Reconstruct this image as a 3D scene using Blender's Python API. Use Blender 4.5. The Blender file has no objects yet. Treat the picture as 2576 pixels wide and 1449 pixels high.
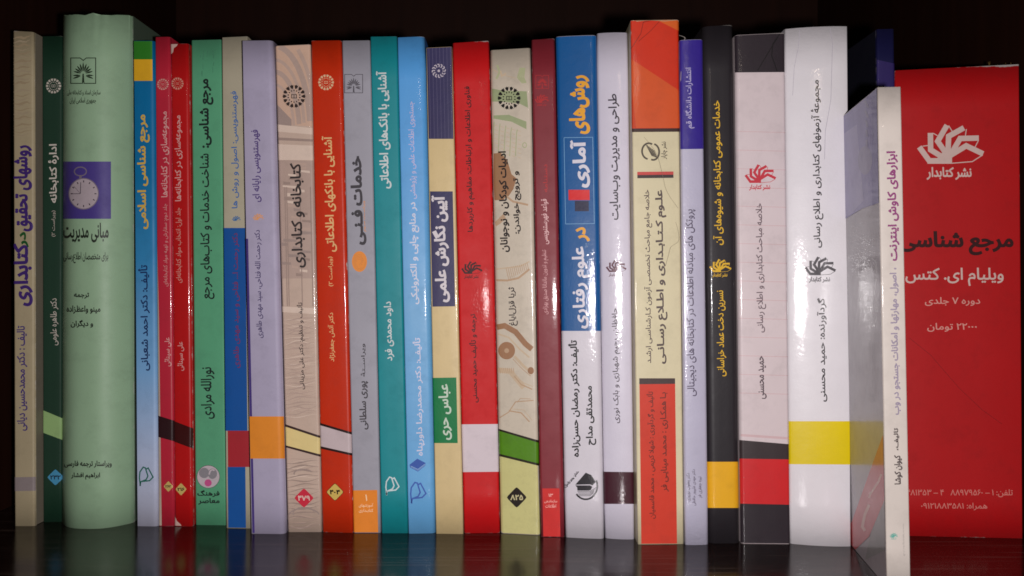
import bpy, bmesh, math, random, unicodedata
from mathutils import Vector, Matrix
from mathutils.geometry import delaunay_2d_cdt
sc = bpy.context.scene
C = bpy.context.collection
random.seed(7)

# ------------------------------------------------------------------ camera, light, exposure
F, CX, CY, HC = 2144.0, 1288.0, 724.0, 0.1144     # focal length and centre of the 2576 px wide picture, lens height over the shelf
cd = bpy.data.cameras.new('camera'); cam = bpy.data.objects.new('camera', cd); C.objects.link(cam)
cam.location = (0, 0, HC); cam.rotation_euler = (math.pi/2, 0, 0)
cd.sensor_width = 36; cd.lens = F/2576*36; cd.clip_start = 0.01; cd.clip_end = 50
cd.dof.use_dof = True; cd.dof.focus_distance = 0.395; cd.dof.aperture_fstop = 20
sc.camera = cam
w = bpy.data.worlds.new('World'); sc.world = w; w.use_nodes = True
w.node_tree.nodes['Background'].inputs[0].default_value = (1.0, 0.86, 0.72, 1)
w.node_tree.nodes['Background'].inputs[1].default_value = 0.005
def lamp(name, loc, energy, radius, col, kind='POINT'):
    l = bpy.data.lights.new(name, kind); l.energy = energy; l.color = col
    l.shadow_soft_size = radius
    o = bpy.data.objects.new(name, l); C.objects.link(o); o.location = loc; return o
lamp('flash_lamp', (0.028, -0.012, HC-0.010), 5.9, 0.006, (1.0, 0.95, 0.95))       # the phone's flash beside the lens
lamp('ceiling_lamp', (0.20, -1.7, HC+0.60), 2.2, 0.035, (1.0, 0.82, 0.66))         # the dim room lamp behind
sc.view_settings.view_transform = 'Standard'; sc.view_settings.look = 'None'
sc.view_settings.exposure = -0.05; sc.view_settings.gamma = 1.0
try: sc.view_settings.use_curve_mapping = False
except Exception: pass
sc.cycles.use_denoising = True
sc.cycles.max_bounces = 8
sc.cycles.filter_width = 1.65

# ------------------------------------------------------------------ materials
def lin(c):
    f = lambda v: (v/255/12.92) if v/255 <= 0.04045 else ((v/255+0.055)/1.055)**2.4
    return (f(c[0]), f(c[1]), f(c[2]))

def N(nt, t, **kw):
    n = nt.nodes.new(t)
    for k, v in kw.items(): setattr(n, k, v)
    return n
def math_node(nt, op, a, b=None, clamp=False):
    n = N(nt, 'ShaderNodeMath', operation=op, use_clamp=clamp)
    for i, v in enumerate((a, b)):
        if v is None: continue
        if isinstance(v, (int, float)): n.inputs[i].default_value = v
        else: nt.links.new(v, n.inputs[i])
    return n.outputs[0]

def make_group():
    g = bpy.data.node_groups.new('printed_cover', 'ShaderNodeTree')
    I = g.interface
    def sock(n, t, d, io='INPUT'):
        s = I.new_socket(n, in_out=io, socket_type=t)
        if d is not None: s.default_value = d
    sock('Color', 'NodeSocketColor', (1, 1, 1, 1)); sock('Roughness', 'NodeSocketFloat', 0.4); sock('Coat', 'NodeSocketFloat', 0.0)
    sock('Wear', 'NodeSocketFloat', 0.0); sock('W', 'NodeSocketFloat', 10.0); sock('H', 'NodeSocketFloat', 200.0)
    sock('Bump', 'NodeSocketFloat', 0.2); sock('Grime', 'NodeSocketFloat', 0.3); sock('Seed', 'NodeSocketFloat', 0.0)
    sock('Shader', 'NodeSocketShader', None, 'OUTPUT')
    gi = N(g, 'NodeGroupInput'); go = N(g, 'NodeGroupOutput'); L = g.links.new
    uv = N(g, 'ShaderNodeUVMap'); uv.uv_map = 'UVMap'
    sep = N(g, 'ShaderNodeSeparateXYZ'); L(uv.outputs[0], sep.inputs[0])
    com = N(g, 'ShaderNodeCombineXYZ'); L(sep.outputs[0], com.inputs[0]); L(sep.outputs[1], com.inputs[1]); L(gi.outputs['Seed'], com.inputs[2])
    vec = com.outputs[0]
    def noise(scale, detail=3.0, v=vec, rough=0.55):
        n = N(g, 'ShaderNodeTexNoise'); n.inputs['Scale'].default_value = scale; n.inputs['Detail'].default_value = detail
        n.inputs['Roughness'].default_value = rough; L(v, n.inputs['Vector']); return n.outputs['Fac']
    M = lambda *a, **k: math_node(g, *a, **k)
    u, v = sep.outputs[0], sep.outputs[1]
    du = M('MINIMUM', u, M('SUBTRACT', gi.outputs['W'], u)); dv = M('MINIMUM', v, M('SUBTRACT', gi.outputs['H'], v))
    n1 = noise(0.30, 5.0); n2 = noise(0.045, 3.0); n3 = noise(2.2, 2.0)
    wn = M('MULTIPLY', M('SUBTRACT', M('ADD', M('MULTIPLY', n1, 0.7), M('MULTIPLY', n2, 0.5)), 0.60), 7.0)
    we = M('MULTIPLY', wn, gi.outputs['Wear'])
    m1 = M('MULTIPLY', M('SUBTRACT', we, M('MINIMUM', du, dv)), 2.5, clamp=True)
    corner = M('SQRT', M('ADD', M('MULTIPLY', du, du), M('MULTIPLY', dv, dv)))
    m2 = M('MULTIPLY', M('SUBTRACT', M('MULTIPLY', M('MULTIPLY', gi.outputs['Wear'], n1), 3.4), corner), 1.6, clamp=True)
    mask = M('MAXIMUM', m1, m2)
    # colour: slow tint drift, fine grain, grime
    k = M('ADD', 0.93, M('MULTIPLY', n2, 0.14))
    k = M('MULTIPLY', k, M('ADD', 0.97, M('MULTIPLY', n3, 0.06)))
    gr = noise(0.12, 6.0, rough=0.7)
    gk = M('SUBTRACT', 1.0, M('MULTIPLY', M('MULTIPLY', M('SUBTRACT', gr, 0.5), 1.6, clamp=True), gi.outputs['Grime']))
    k = M('MULTIPLY', k, gk)
    cm = N(g, 'ShaderNodeVectorMath', operation='SCALE'); L(gi.outputs['Color'], cm.inputs[0]); L(k, cm.inputs['Scale'])
    mx = N(g, 'ShaderNodeMix', data_type='RGBA'); L(mask, mx.inputs['Factor']); L(cm.outputs[0], mx.inputs['A']); mx.inputs['B'].default_value = (0.60, 0.55, 0.52, 1)
    # dents, fingermarks and long scratches for the gloss
    st = N(g, 'ShaderNodeVectorMath', operation='MULTIPLY'); L(vec, st.inputs[0]); st.inputs[1].default_value = (1.6, 0.10, 1)
    scr = noise(1.0, 4.0, st.outputs[0])
    hgt = M('ADD', M('MULTIPLY', noise(1.1, 3.0), 1.0), M('ADD', M('MULTIPLY', scr, 0.35), M('MULTIPLY', noise(0.16, 2.0), 2.2)))
    bp = N(g, 'ShaderNodeBump'); bp.inputs['Distance'].default_value = 0.00006; L(gi.outputs['Bump'], bp.inputs['Strength']); L(hgt, bp.inputs['Height'])
    rg = M('ADD', gi.outputs['Roughness'], M('MULTIPLY', M('SUBTRACT', gr, 0.5), 0.22), clamp=True)
    rg = M('ADD', M('ADD', rg, 0.12), M('MULTIPLY', mask, 0.3), clamp=True)
    bs = N(g, 'ShaderNodeBsdfPrincipled'); L(mx.outputs['Result'], bs.inputs['Base Color']); L(rg, bs.inputs['Roughness'])
    L(bp.outputs[0], bs.inputs['Normal']); L(gi.outputs['Coat'], bs.inputs['Coat Weight']); bs.inputs['Coat Roughness'].default_value = 0.075; bs.inputs['Specular IOR Level'].default_value = 0.32
    L(bp.outputs[0], bs.inputs['Coat Normal'])
    L(bs.outputs[0], go.inputs[0]); return g
GROUP = make_group()

def cover_mat(name, col, rough=0.42, coat=0.0, wear=0.0, W=10.0, H=200.0, bump=0.25, grime=0.3, seed=0.0, ramp=None, spec=None):
    m = bpy.data.materials.new(name); m.use_nodes = True; nt = m.node_tree; nt.nodes.clear()
    out = N(nt, 'ShaderNodeOutputMaterial'); gp = N(nt, 'ShaderNodeGroup'); gp.node_tree = GROUP
    for k_, v_ in (('Roughness', rough), ('Coat', coat), ('Wear', wear), ('W', W), ('H', H), ('Bump', bump), ('Grime', grime), ('Seed', seed)):
        gp.inputs[k_].default_value = v_
    gp.inputs['Color'].default_value = (*col, 1)
    if ramp:
        uv = N(nt, 'ShaderNodeUVMap'); uv.uv_map = 'UVMap'
        s = N(nt, 'ShaderNodeSeparateXYZ'); nt.links.new(uv.outputs[0], s.inputs[0])
        t = math_node(nt, 'DIVIDE', s.outputs[1], H)
        cr = N(nt, 'ShaderNodeValToRGB'); nt.links.new(t, cr.inputs[0])
        el = cr.color_ramp.elements
        while len(el) < len(ramp): el.new(0.5)
        for e, (p, c) in zip(el, ramp): e.position = p; e.color = (*c, 1)
        nt.links.new(cr.outputs[0], gp.inputs['Color'])
    nt.links.new(gp.outputs[0], out.inputs[0]); return m

def wood_mat(name, c1, c2, rough, bump=0.15, scale=(3, 60, 60), spec=0.42, dusty=False):
    m = bpy.data.materials.new(name); m.use_nodes = True; nt = m.node_tree; L = nt.links.new
    b = nt.nodes['Principled BSDF']
    tc = N(nt, 'ShaderNodeTexCoord'); mp = N(nt, 'ShaderNodeMapping'); mp.inputs['Scale'].default_value = scale; L(tc.outputs['Object'], mp.inputs[0])
    n = N(nt, 'ShaderNodeTexNoise'); n.inputs['Scale'].default_value = 2.2; n.inputs['Detail'].default_value = 6; n.inputs['Distortion'].default_value = 0.6; L(mp.outputs[0], n.inputs[0])
    mx = N(nt, 'ShaderNodeMix', data_type='RGBA'); L(n.outputs['Fac'], mx.inputs['Factor']); mx.inputs['A'].default_value = (*c1, 1); mx.inputs['B'].default_value = (*c2, 1)
    L(mx.outputs['Result'], b.inputs['Base Color'])
    b.inputs['Specular IOR Level'].default_value = spec
    n2 = N(nt, 'ShaderNodeTexNoise'); n2.inputs['Scale'].default_value = 35; n2.inputs['Detail'].default_value = 5; L(tc.outputs['Object'], n2.inputs[0])
    L(math_node(nt, 'ADD', rough, math_node(nt, 'MULTIPLY', math_node(nt, 'SUBTRACT', n2.outputs['Fac'], 0.5), 0.22), clamp=True), b.inputs['Roughness'])
    hh = n.outputs['Fac']
    if dusty:
        nd = N(nt, 'ShaderNodeTexNoise'); nd.inputs['Scale'].default_value = 900; nd.inputs['Detail'].default_value = 2; L(tc.outputs['Object'], nd.inputs[0])
        nl = N(nt, 'ShaderNodeTexNoise'); nl.inputs['Scale'].default_value = 14; nl.inputs['Detail'].default_value = 3; L(tc.outputs['Object'], nl.inputs[0])
        dm = math_node(nt, 'MULTIPLY', math_node(nt, 'SUBTRACT', math_node(nt, 'ADD', nd.outputs['Fac'], math_node(nt, 'MULTIPLY', nl.outputs['Fac'], 0.25)), 0.745), 9.0, clamp=True)
        masks = [dm]
        for rot, sc_, th in ((0.5, (10, 420, 1), 0.655), (-0.9, (9, 380, 1), 0.665), (1.35, (12, 500, 1), 0.665)):
            ms = N(nt, 'ShaderNodeMapping'); ms.inputs['Rotation'].default_value = (0, 0, rot); ms.inputs['Scale'].default_value = sc_; L(tc.outputs['Object'], ms.inputs[0])
            ns = N(nt, 'ShaderNodeTexNoise'); ns.inputs['Scale'].default_value = 1; ns.inputs['Detail'].default_value = 1; L(ms.outputs[0], ns.inputs[0])
            masks.append(math_node(nt, 'MULTIPLY', math_node(nt, 'SUBTRACT', ns.outputs['Fac'], th), 25.0, clamp=True))
        m_ = masks[0]
        for q in masks[1:]: m_ = math_node(nt, 'MAXIMUM', m_, q)
        md = N(nt, 'ShaderNodeMix', data_type='RGBA'); L(math_node(nt, 'MULTIPLY', m_, 0.6), md.inputs['Factor']); L(mx.outputs['Result'], md.inputs['A']); md.inputs['B'].default_value = (0.075, 0.055, 0.048, 1)
        L(md.outputs['Result'], b.inputs['Base Color'])
    bp = N(nt, 'ShaderNodeBump'); bp.inputs['Strength'].default_value = bump; bp.inputs['Distance'].default_value = 0.0004; L(hh, bp.inputs['Height']); L(bp.outputs[0], b.inputs['Normal'])
    return m

def page_mat():
    m = bpy.data.materials.new('page_edges'); m.use_nodes = True; nt = m.node_tree; b = nt.nodes['Principled BSDF']
    tc = N(nt, 'ShaderNodeTexCoord'); mp = N(nt, 'ShaderNodeMapping'); mp.inputs['Scale'].default_value = (4000, 3, 3); nt.links.new(tc.outputs['Object'], mp.inputs[0])
    n = N(nt, 'ShaderNodeTexNoise'); n.inputs['Scale'].default_value = 1.0; nt.links.new(mp.outputs[0], n.inputs[0])
    cr = N(nt, 'ShaderNodeValToRGB'); cr.color_ramp.elements[0].color = (0.30, 0.25, 0.17, 1); cr.color_ramp.elements[1].color = (0.55, 0.48, 0.36, 1)
    nt.links.new(n.outputs['Fac'], cr.inputs[0]); nt.links.new(cr.outputs[0], b.inputs['Base Color']); b.inputs['Roughness'].default_value = 0.9
    return m
PAGES = page_mat()

# ------------------------------------------------------------------ Persian lettering: joining forms, glyph outlines, layout
FORMS = {}
for cp in list(range(0xFB50, 0xFDFC)) + list(range(0xFE80, 0xFEFD)):
    d = unicodedata.decomposition(chr(cp)).split()
    if len(d) == 2 and d[0] in ('<isolated>', '<final>', '<initial>', '<medial>'): FORMS.setdefault((chr(int(d[1], 16)), d[0][1:-1]), chr(cp))
LAMALEF = {'ا': ('\uFEFB', '\uFEFC'), 'آ': ('\uFEF5', '\uFEF6'), 'أ': ('\uFEF7', '\uFEF8')}
DUAL = {c for (c, f) in FORMS if f == 'initial'}
def shape(s):
    s = s.replace('ي', 'ی').replace('ك', 'ک')
    out = []; n = len(s); i = 0; prev = False
    while i < n:
        c = s[i]
        if c == '\u200c': prev = False; i += 1; continue
        if c == 'ل' and i+1 < n and s[i+1] in LAMALEF:
            out.append(LAMALEF[s[i+1]][1 if prev else 0]); prev = False; i += 2; continue
        if (c, 'isolated') not in FORMS and (c, 'final') not in FORMS and c != 'ـ':
            out.append({'(': ')', ')': '('}.get(c, c)); prev = False; i += 1; continue
        nx = i+1 < n and (s[i+1] == 'ـ' or (s[i+1], 'final') in FORMS) and (c in DUAL or c == 'ـ')
        if c == 'ـ': out.append(c); prev = True; i += 1; continue
        f = ('medial' if nx else 'final') if prev else ('initial' if nx else 'isolated')
        out.append(FORMS.get((c, f)) or FORMS.get((c, 'isolated')) or c); prev = nx; i += 1
    out.reverse(); r = []; i = 0
    isd = lambda ch: '\u06F0' <= ch <= '\u06F9' or ch.isascii() and ch.isdigit()
    while i < len(out):
        if isd(out[i]):
            j = i
            while j < len(out) and isd(out[j]): j += 1
            r += out[i:j][::-1]; i = j
        else: r.append(out[i]); i += 1
    return r
GL = {}
def raw_glyph(s, off):
    """the outline of s, thickened by off, filled by the winding rule"""
    c = bpy.data.curves.new('g', 'FONT'); c.body = s; c.size = 1; c.resolution_u = 3; c.fill_mode = 'NONE'
    o = bpy.data.objects.new('g', c); C.objects.link(o)
    dg = bpy.context.evaluated_depsgraph_get()
    me = bpy.data.meshes.new_from_object(o.evaluated_get(dg))
    vs = [(v.co.x, v.co.y) for v in me.vertices]; es = [tuple(q.vertices) for q in me.edges]
    bpy.data.objects.remove(o); bpy.data.curves.remove(c); bpy.data.meshes.remove(me)
    nxt = {}
    nb = {}
    for i, j in es: nb.setdefault(i, []).append(j); nb.setdefault(j, []).append(i)
    loops = []; seen = set()
    for i in sorted(nb):
        if i in seen: continue
        loop = [i]; seen.add(i)
        cur = i+1 if i+1 in nb[i] else nb[i][0]
        while cur not in seen:
            loop.append(cur); seen.add(cur)
            cur = next((k for k in nb[cur] if k not in seen), i)
        loops.append(loop)
    area = sum((vs[l[k]][0]*vs[l[(k+1) % len(l)]][1]-vs[l[(k+1) % len(l)]][0]*vs[l[k]][1]) for l in loops for k in range(len(l)))
    sg = 1 if area > 0 else -1
    if off:
        nv = list(vs)
        for l in loops:
            n = len(l)
            for k in range(n):
                p = Vector(vs[l[k]]); a = p-Vector(vs[l[k-1]]); b = Vector(vs[l[(k+1) % n]])-p
                if a.length < 1e-7 or b.length < 1e-7: a = b = Vector(vs[l[(k+1) % n]])-Vector(vs[l[k-1]])
                if a.length < 1e-7: continue
                a.normalize(); b.normalize(); t = a+b
                if t.length < 1e-3: t = a.copy()
                t.normalize(); q = Vector((t.y, -t.x))*(off*sg/max(0.6, t.dot(a))); nv[l[k]] = (p.x+q.x, p.y+q.y)
        vs = nv
    segs = [(vs[l[k]], vs[l[(k+1) % len(l)]]) for l in loops for k in range(len(l))]
    r = delaunay_2d_cdt([Vector(v) for v in vs], [(l[k], l[(k+1) % len(l)]) for l in loops for k in range(len(l))], [], 0, 1e-5, False)
    ov = [(v.x, v.y) for v in r[0]]; of = []
    for f in r[2]:
        x = sum(ov[i][0] for i in f)/len(f); y = sum(ov[i][1] for i in f)/len(f); w = 0
        for (ax, ay), (bx, by) in segs:
            if (ay > y) != (by > y):
                if ax+(y-ay)*(bx-ax)/(by-ay) > x: w += 1 if by > ay else -1
        if w*sg > 0: of.append(tuple(f))
    return ov, of
def glyph(ch, off):
    if (ch, off) not in GL:
        if ('.', 0) not in GL: GL[('.', 0)] = (None, None, max(x for x, y in raw_glyph('.', 0)[0]))
        adv = 0.26 if ch == ' ' else max(x for x, y in raw_glyph(ch+'.', 0)[0]) - GL[('.', 0)][2]
        vs, fs = raw_glyph(ch, off) if ch != ' ' else ([], [])
        GL[(ch, off)] = (vs, fs, adv)
    return GL[(ch, off)]
def layout(s, bold=0.0, track=0.0):
    """list of (verts, faces) per glyph in em units, and the ink box"""
    bold = round(bold+0.013, 4)
    x = 0; res = []
    for ch in shape(s):
        vs, fs, adv = glyph(ch, bold)
        if vs: res.append(([(a+x, b) for a, b in vs], fs))
        x += adv + (track if ch == ' ' else 0)
    xs = [p[0] for v, f in res for p in v]; ys = [p[1] for v, f in res for p in v]
    return res, (min(xs), max(xs), min(ys), max(ys))

# ------------------------------------------------------------------ flat print: polygons in picture pixels, laid on a mapped surface
class Print:
    """collects polygons (pixel coordinates) of one or more inks; build() lays them on the surface given by mapper(px, py)"""
    def __init__(s): s.items = []      # (verts, faces, ink)
    def poly(s, pts, ink=0): s.items.append(([tuple(p) for p in pts], [tuple(range(len(pts)))], ink))
    def rect(s, x0, y0, x1, y1, ink=0): s.poly([(x0, y0), (x1, y0), (x1, y1), (x0, y1)], ink)
    def disc(s, cx, cy, rx, ry=None, ink=0, n=36):
        ry = ry or rx
        s.poly([(cx+rx*math.cos(2*math.pi*i/n), cy+ry*math.sin(2*math.pi*i/n)) for i in range(n)], ink)
    def ring(s, cx, cy, rx, ry, wd, ink=0, n=40, a0=0, a1=2*math.pi):
        pts = [(cx+rx*math.cos(a0+(a1-a0)*i/n), cy+ry*math.sin(a0+(a1-a0)*i/n)) for i in range(n+1)]
        s.stroke(pts, wd, ink)
    def stroke(s, pts, wd, ink=0, taper=False):
        """a mitred ribbon"""
        n = len(pts); L = []; R = []
        for i, (x, y) in enumerate(pts):
            a = pts[max(i-1, 0)]; b = pts[min(i+1, n-1)]
            d1 = Vector((x-a[0], y-a[1])); d2 = Vector((b[0]-x, b[1]-y))
            if d1.length < 1e-9: d1 = d2
            if d2.length < 1e-9: d2 = d1
            d1.normalize(); d2.normalize(); t = d1+d2
            if t.length < 1e-6: t = d1.copy()
            t.normalize(); nn = Vector((-t.y, t.x)); k = 1/max(0.45, nn.dot(Vector((-d1.y, d1.x))))
            h = wd/2*k * ((1-abs(2*i/(n-1)-1)*0.85) if taper else 1)
            L.append((x+nn.x*h, y+nn.y*h)); R.append((x-nn.x*h, y-nn.y*h))
        s.items.append((L+R, [(i, i+1, n+i+1, n+i) for i in range(n-1)], ink))
    def text(s, t, x0, x1, y0, y1, bold=0.0, rot=True, ink=0, edge=None, track=0.0):
        """fit the ink of t into the box; rot: the line reads along the spine with its right end up; edge: x(y) slope of the book's lean"""
        res, (a0, a1, b0, b1) = layout(t, bold, track)
        ym = (y0+y1)/2
        for k, (vs, fs) in enumerate(res):
            out = []
            for a, b in vs:
                fa, fb = (a-a0)/(a1-a0), (b-b0)/(b1-b0)
                if rot:
                    y = y1+(y0-y1)*fa; x = x1+(x0-x1)*fb
                    if edge: x += edge*(y-ym)
                else:
                    x = x0+(x1-x0)*fa; y = y1+(y0-y1)*fb
                out.append((x, y))
            s.items.append((out, fs, ink, k % 2))
    def build(s, name, mapper, mats, parent, cuts=(), eps=0.00014):
        allv = []; allf = []; ink = []; uvs = []
        for k, it in enumerate(s.items):
            vs, fs, ik = it[:3]; lay = (it[3]*0.000006 if len(it) > 3 else k*min(0.000008, 0.00006/len(s.items)))
            bm = bmesh.new(); bv = [bm.verts.new((x, y, 0)) for x, y in vs]
            for f in fs:
                if len(set(f)) >= 3:
                    try: bm.faces.new([bv[i] for i in f])
                    except ValueError: pass
            xs = [p[0] for p in vs]
            for (cx_, cy_, nx_, ny_) in cuts:
                if min(xs)-30 < cx_ < max(xs)+30:
                    bmesh.ops.bisect_plane(bm, geom=bm.verts[:]+bm.edges[:]+bm.faces[:], plane_co=(cx_, cy_, 0), plane_no=(nx_, ny_, 0), dist=1e-4)
            bm.verts.index_update(); o = len(allv); tmp = []
            for v in bm.verts:
                p, n, uv = mapper(v.co.x, v.co.y); allv.append(p + n*(eps+lay)); uvs.append(uv); tmp.append(n)
            for f in bm.faces:
                ids = [o+v.index for v in f.verts]
                c = allv[ids[0]]; nn = Vector((0, 0, 0))
                for i in range(len(ids)):
                    a_, b_ = allv[ids[i]]-c, allv[ids[(i+1) % len(ids)]]-c; nn += a_.cross(b_)
                if nn.length < 1e-14: continue
                if nn.dot(tmp[f.verts[0].index]) < 0: ids.reverse()
                allf.append(ids); ink.append(ik)
            bm.free()
        return mesh(name, allv, allf, mats, parent, ink, uvs, True)

def mesh(name, verts, faces, mats, parent=None, idx=None, uvs=None, smooth=False):
    """verts are world points; the object keeps its parent's frame"""
    me = bpy.data.meshes.new(name); inv = Matrix.Identity(4)
    if parent is not None: inv = (parent['_w'] if False else W_OF[parent.name]).inverted()
    me.from_pydata([inv @ Vector(v) for v in verts], [], faces)
    for m in (mats if isinstance(mats, (list, tuple)) else [mats]): me.materials.append(m)
    if idx:
        for p, i in zip(me.polygons, idx): p.material_index = i
    if uvs:
        ul = me.uv_layers.new(name='UVMap')
        for l in me.loops: ul.data[l.index].uv = uvs[l.vertex_index]
    for p in me.polygons: p.use_smooth = smooth
    me.validate(); me.update()
    o = bpy.data.objects.new(name, me); C.objects.link(o)
    if parent is not None: o.parent = parent; W_OF[o.name] = W_OF[parent.name]
    return o
W_OF = {}
def thing(name, label, cat, loc, rot=(0, 0, 0), group=None):
    o = bpy.data.objects.new(name, None); C.objects.link(o); o.empty_display_size = 0.02
    o.location = loc; o.rotation_euler = rot
    W_OF[o.name] = Matrix.Translation(loc) @ Matrix.Rotation(rot[1], 4, 'Y') if rot[1] else Matrix.Translation(loc)
    o['label'] = label; o['category'] = cat
    if group: o['group'] = group
    return o
def box(name, lo, hi, mat, parent):
    x0, y0, z0 = lo; x1, y1, z1 = hi
    v = [(x0, y0, z0), (x1, y0, z0), (x1, y1, z0), (x0, y1, z0), (x0, y0, z1), (x1, y0, z1), (x1, y1, z1), (x0, y1, z1)]
    f = [(0, 3, 2, 1), (4, 5, 6, 7), (0, 1, 5, 4), (1, 2, 6, 5), (2, 3, 7, 6), (3, 0, 4, 7)]
    return mesh(name, v, f, mat, parent)

# ------------------------------------------------------------------ a book
def dist(yb): return HC*F/(yb-CY)
PREV = [None]
REPORT = []
class Book:
    def __init__(s, label, quad, col, side=None, r=(1.2, 1.2), bulge=0.0, depth=0.165, slope=0.0, rough=0.42, coat=0.0, wear=0.0, bump=0.25,
                 grime=0.3, ramp=None, board=0.0006, inset=0.0005, name='book', cat='book', group='books standing side by side on the shelf', ragged=0.0,
                 clamp=True, top_dip=0.0, pages=True, front='spine', bulge_pow=2.2, boards=None):
        (tlx, tly), (trx, try_), (brx, bry), (blx, bly) = quad
        s.q = quad; s.Dl, s.Dr = dist(bly), dist(bry)
        s.zl = HC+(CY-tly)*s.Dl/F; s.zr = HC+(CY-try_)*s.Dr/F
        g = lambda x, D: (x-CX)*D/F
        s.x00, s.x01 = g(blx, s.Dl), g(tlx, s.Dl); s.x10, s.x11 = g(brx, s.Dr), g(trx, s.Dr)
        if clamp and PREV[0]:
            p0, p2 = PREV[0]
            e2 = s.x00+(s.x01-s.x00)*0.2/s.zl
            d0, d2 = p0+0.0002-s.x00, p2+0.0002-e2
            if d0 > 0: s.x00 += d0
            if d2 > 0: e2 += d2
            s.x01 = s.x00+(e2-s.x00)*s.zl/0.2
            if max(d0, d2) > 0.0008: REPORT.append((label[:40], round(d0*1000, 1), round(d2*1000, 1)))
        if clamp: PREV[0] = (s.x10, s.x10+(s.x11-s.x10)*0.2/s.zr)
        s.w = ((s.x10-s.x00)+(s.x11-s.x01))/2; s.h = (s.zl+s.zr)/2
        s.r = (r[0]/1000, r[1]/1000); s.B = bulge/1000; s.bp = bulge_pow; s.slope = slope; s.depth = depth
        s.lean = ((blx-tlx)/(bly-tly)+(brx-trx)/(bry-try_))/2
        s.kw = dict(rough=rough, coat=coat, wear=wear, W=s.w*1000, H=s.h*1000, bump=bump, grime=grime, seed=random.random()*900)
        s.nmat = 0; s.label = label
        th = math.atan2((s.x01+s.x11-s.x00-s.x10)/2, s.h)
        s.root = thing(name, label, cat, ((s.x00+s.x10)/2, (s.Dl+s.Dr)/2, 0), (0, th, 0), group)
        # knots across the spine
        kn = []
        for i in range(7): kn.append(s.r[0]*(1-math.cos(i/6*math.pi/2))/s.w)
        nb = 18 if s.B else 3
        for i in range(1, nb): kn.append(s.r[0]/s.w+(1-(s.r[0]+s.r[1])/s.w)*i/nb)
        for i in range(7): kn.append(1-s.r[1]*(1-math.cos((6-i)/6*math.pi/2))/s.w)
        s.kn = kn; s.pk = [s.prof(u) for u in kn]
        m = s.ink(col, ramp=ramp); s.base = m
        back = max(s.r)+0.0004
        front_v = []; uv = []
        tops = []
        for i, u in enumerate(kn):
            rg = 0 if not ragged else ragged*0.001*(math.sin(u*23+s.w*900)*0.5+random.uniform(-.5, .5))
            if top_dip: rg -= top_dip*0.001*(1-abs(2*u-1)**bulge_pow)
            tops.append(s.zl+(s.zr-s.zl)*u+rg)
        nv = 12
        for j in range(nv+1):
            for i, u in enumerate(kn):
                z = tops[i]*j/nv; p, _ = s.surf(u, z); front_v.append(p); uv.append((u*s.w*1000, z*1000))
        nk = len(kn); fs = []
        for j in range(nv):
            for i in range(nk-1): fs.append((j*nk+i, j*nk+i+1, (j+1)*nk+i+1, (j+1)*nk+i))
        # back of the spine strip and its ends
        nb0 = len(front_v); uv2 = list(uv)
        for (u, j) in ((0, 0), (1, 0), (0, nv), (1, nv)):
            z = tops[0 if u == 0 else -1]*j/nv
            X = s.X(u, z); Y = (s.Dl if u == 0 else s.Dr)+back
            front_v.append(Vector((X+s.slope*back, Y, z))); uv2.append((u*s.w*1000, z*1000))
        a, b, c, d = nb0, nb0+1, nb0+2, nb0+3
        fs.append(tuple(range(nk-1, -1, -1))+(a, b)); fs.append(tuple(nv*nk+i for i in range(nk))+(d, c))
        fs.append((b, a, c, d))
        fs.append(tuple(j*nk for j in range(nv, -1, -1))+(a, c)[0:0]+(a, c)); fs.append(tuple(j*nk+nk-1 for j in range(nv+1))+(d, b))
        s.spine = mesh(front, front_v, fs, m, s.root, None, uv2, True)
        for p in s.spine.data.polygons[-5:]: p.use_smooth = False
        # boards and page block
        sm = s.ink(side or col, wear=0.0, W=1e5, H=1e5)
        bt = board
        def slab(nm, u, t, mat, y0, y1, dz0, dz1):
            vs = []; uvs = []
            D = s.Dl if u == 0 else s.Dr; H = s.zl if u == 0 else s.zr
            for z in (dz0, H-dz1):
                for (yy, xx) in ((y0, 0), (y0, t), (y1, t), (y1, 0)):
                    vs.append(Vector((s.X(u, z)+xx+s.slope*yy, D+yy, z))); uvs.append((yy*1000, z*1000))
            f = [(0, 3, 2, 1), (4, 5, 6, 7), (0, 1, 5, 4), (1, 2, 6, 5), (2, 3, 7, 6), (3, 0, 4, 7)]
            if t < 0: f = [q[::-1] for q in f]
            return mesh(nm, vs, f, mat, s.root, None, uvs)
        bn = boards or ('front_cover', 'back_cover')
        s.cover_l = slab(bn[0], 0, bt, sm, back+0.00002, depth, 0.0002, 0.0)
        s.cover_r = slab(bn[1], 1, -bt, sm, back+0.00002, depth, 0.0002, 0.0)
        if pages:
            vs = []
            for zf in (0, 1):
                for (u, yy) in ((0, back+0.0003), (1, back+0.0003), (1, depth-inset), (0, depth-inset)):
                    H = (s.zl if u == 0 else s.zr); z = inset+0.0003 if zf == 0 else H-inset-0.0003
                    off = (bt+0.0001)*(1 if u == 0 else -1)
                    vs.append(Vector((s.X(u, z)+off+s.slope*yy, (s.Dl if u == 0 else s.Dr)+yy, z)))
            mesh('page_block', vs, [(0, 3, 2, 1), (4, 5, 6, 7), (0, 1, 5, 4), (1, 2, 6, 5), (2, 3, 7, 6), (3, 0, 4, 7)], PAGES, s.root)
        # cuts that follow the curved profile
        s.cuts = []
        s.knots_px = []
        for u in kn[1:-1]:
            P0, _ = s.surf(u, 0.02); P1, _ = s.surf(u, s.h-0.02)
            a_ = s.px(P0); b_ = s.px(P1); d_ = Vector((b_[0]-a_[0], b_[1]-a_[1])).normalized()
            s.cuts.append((a_[0]+(b_[0]-a_[0])*.5, a_[1]+(b_[1]-a_[1])*.5, d_.y, -d_.x))
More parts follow.
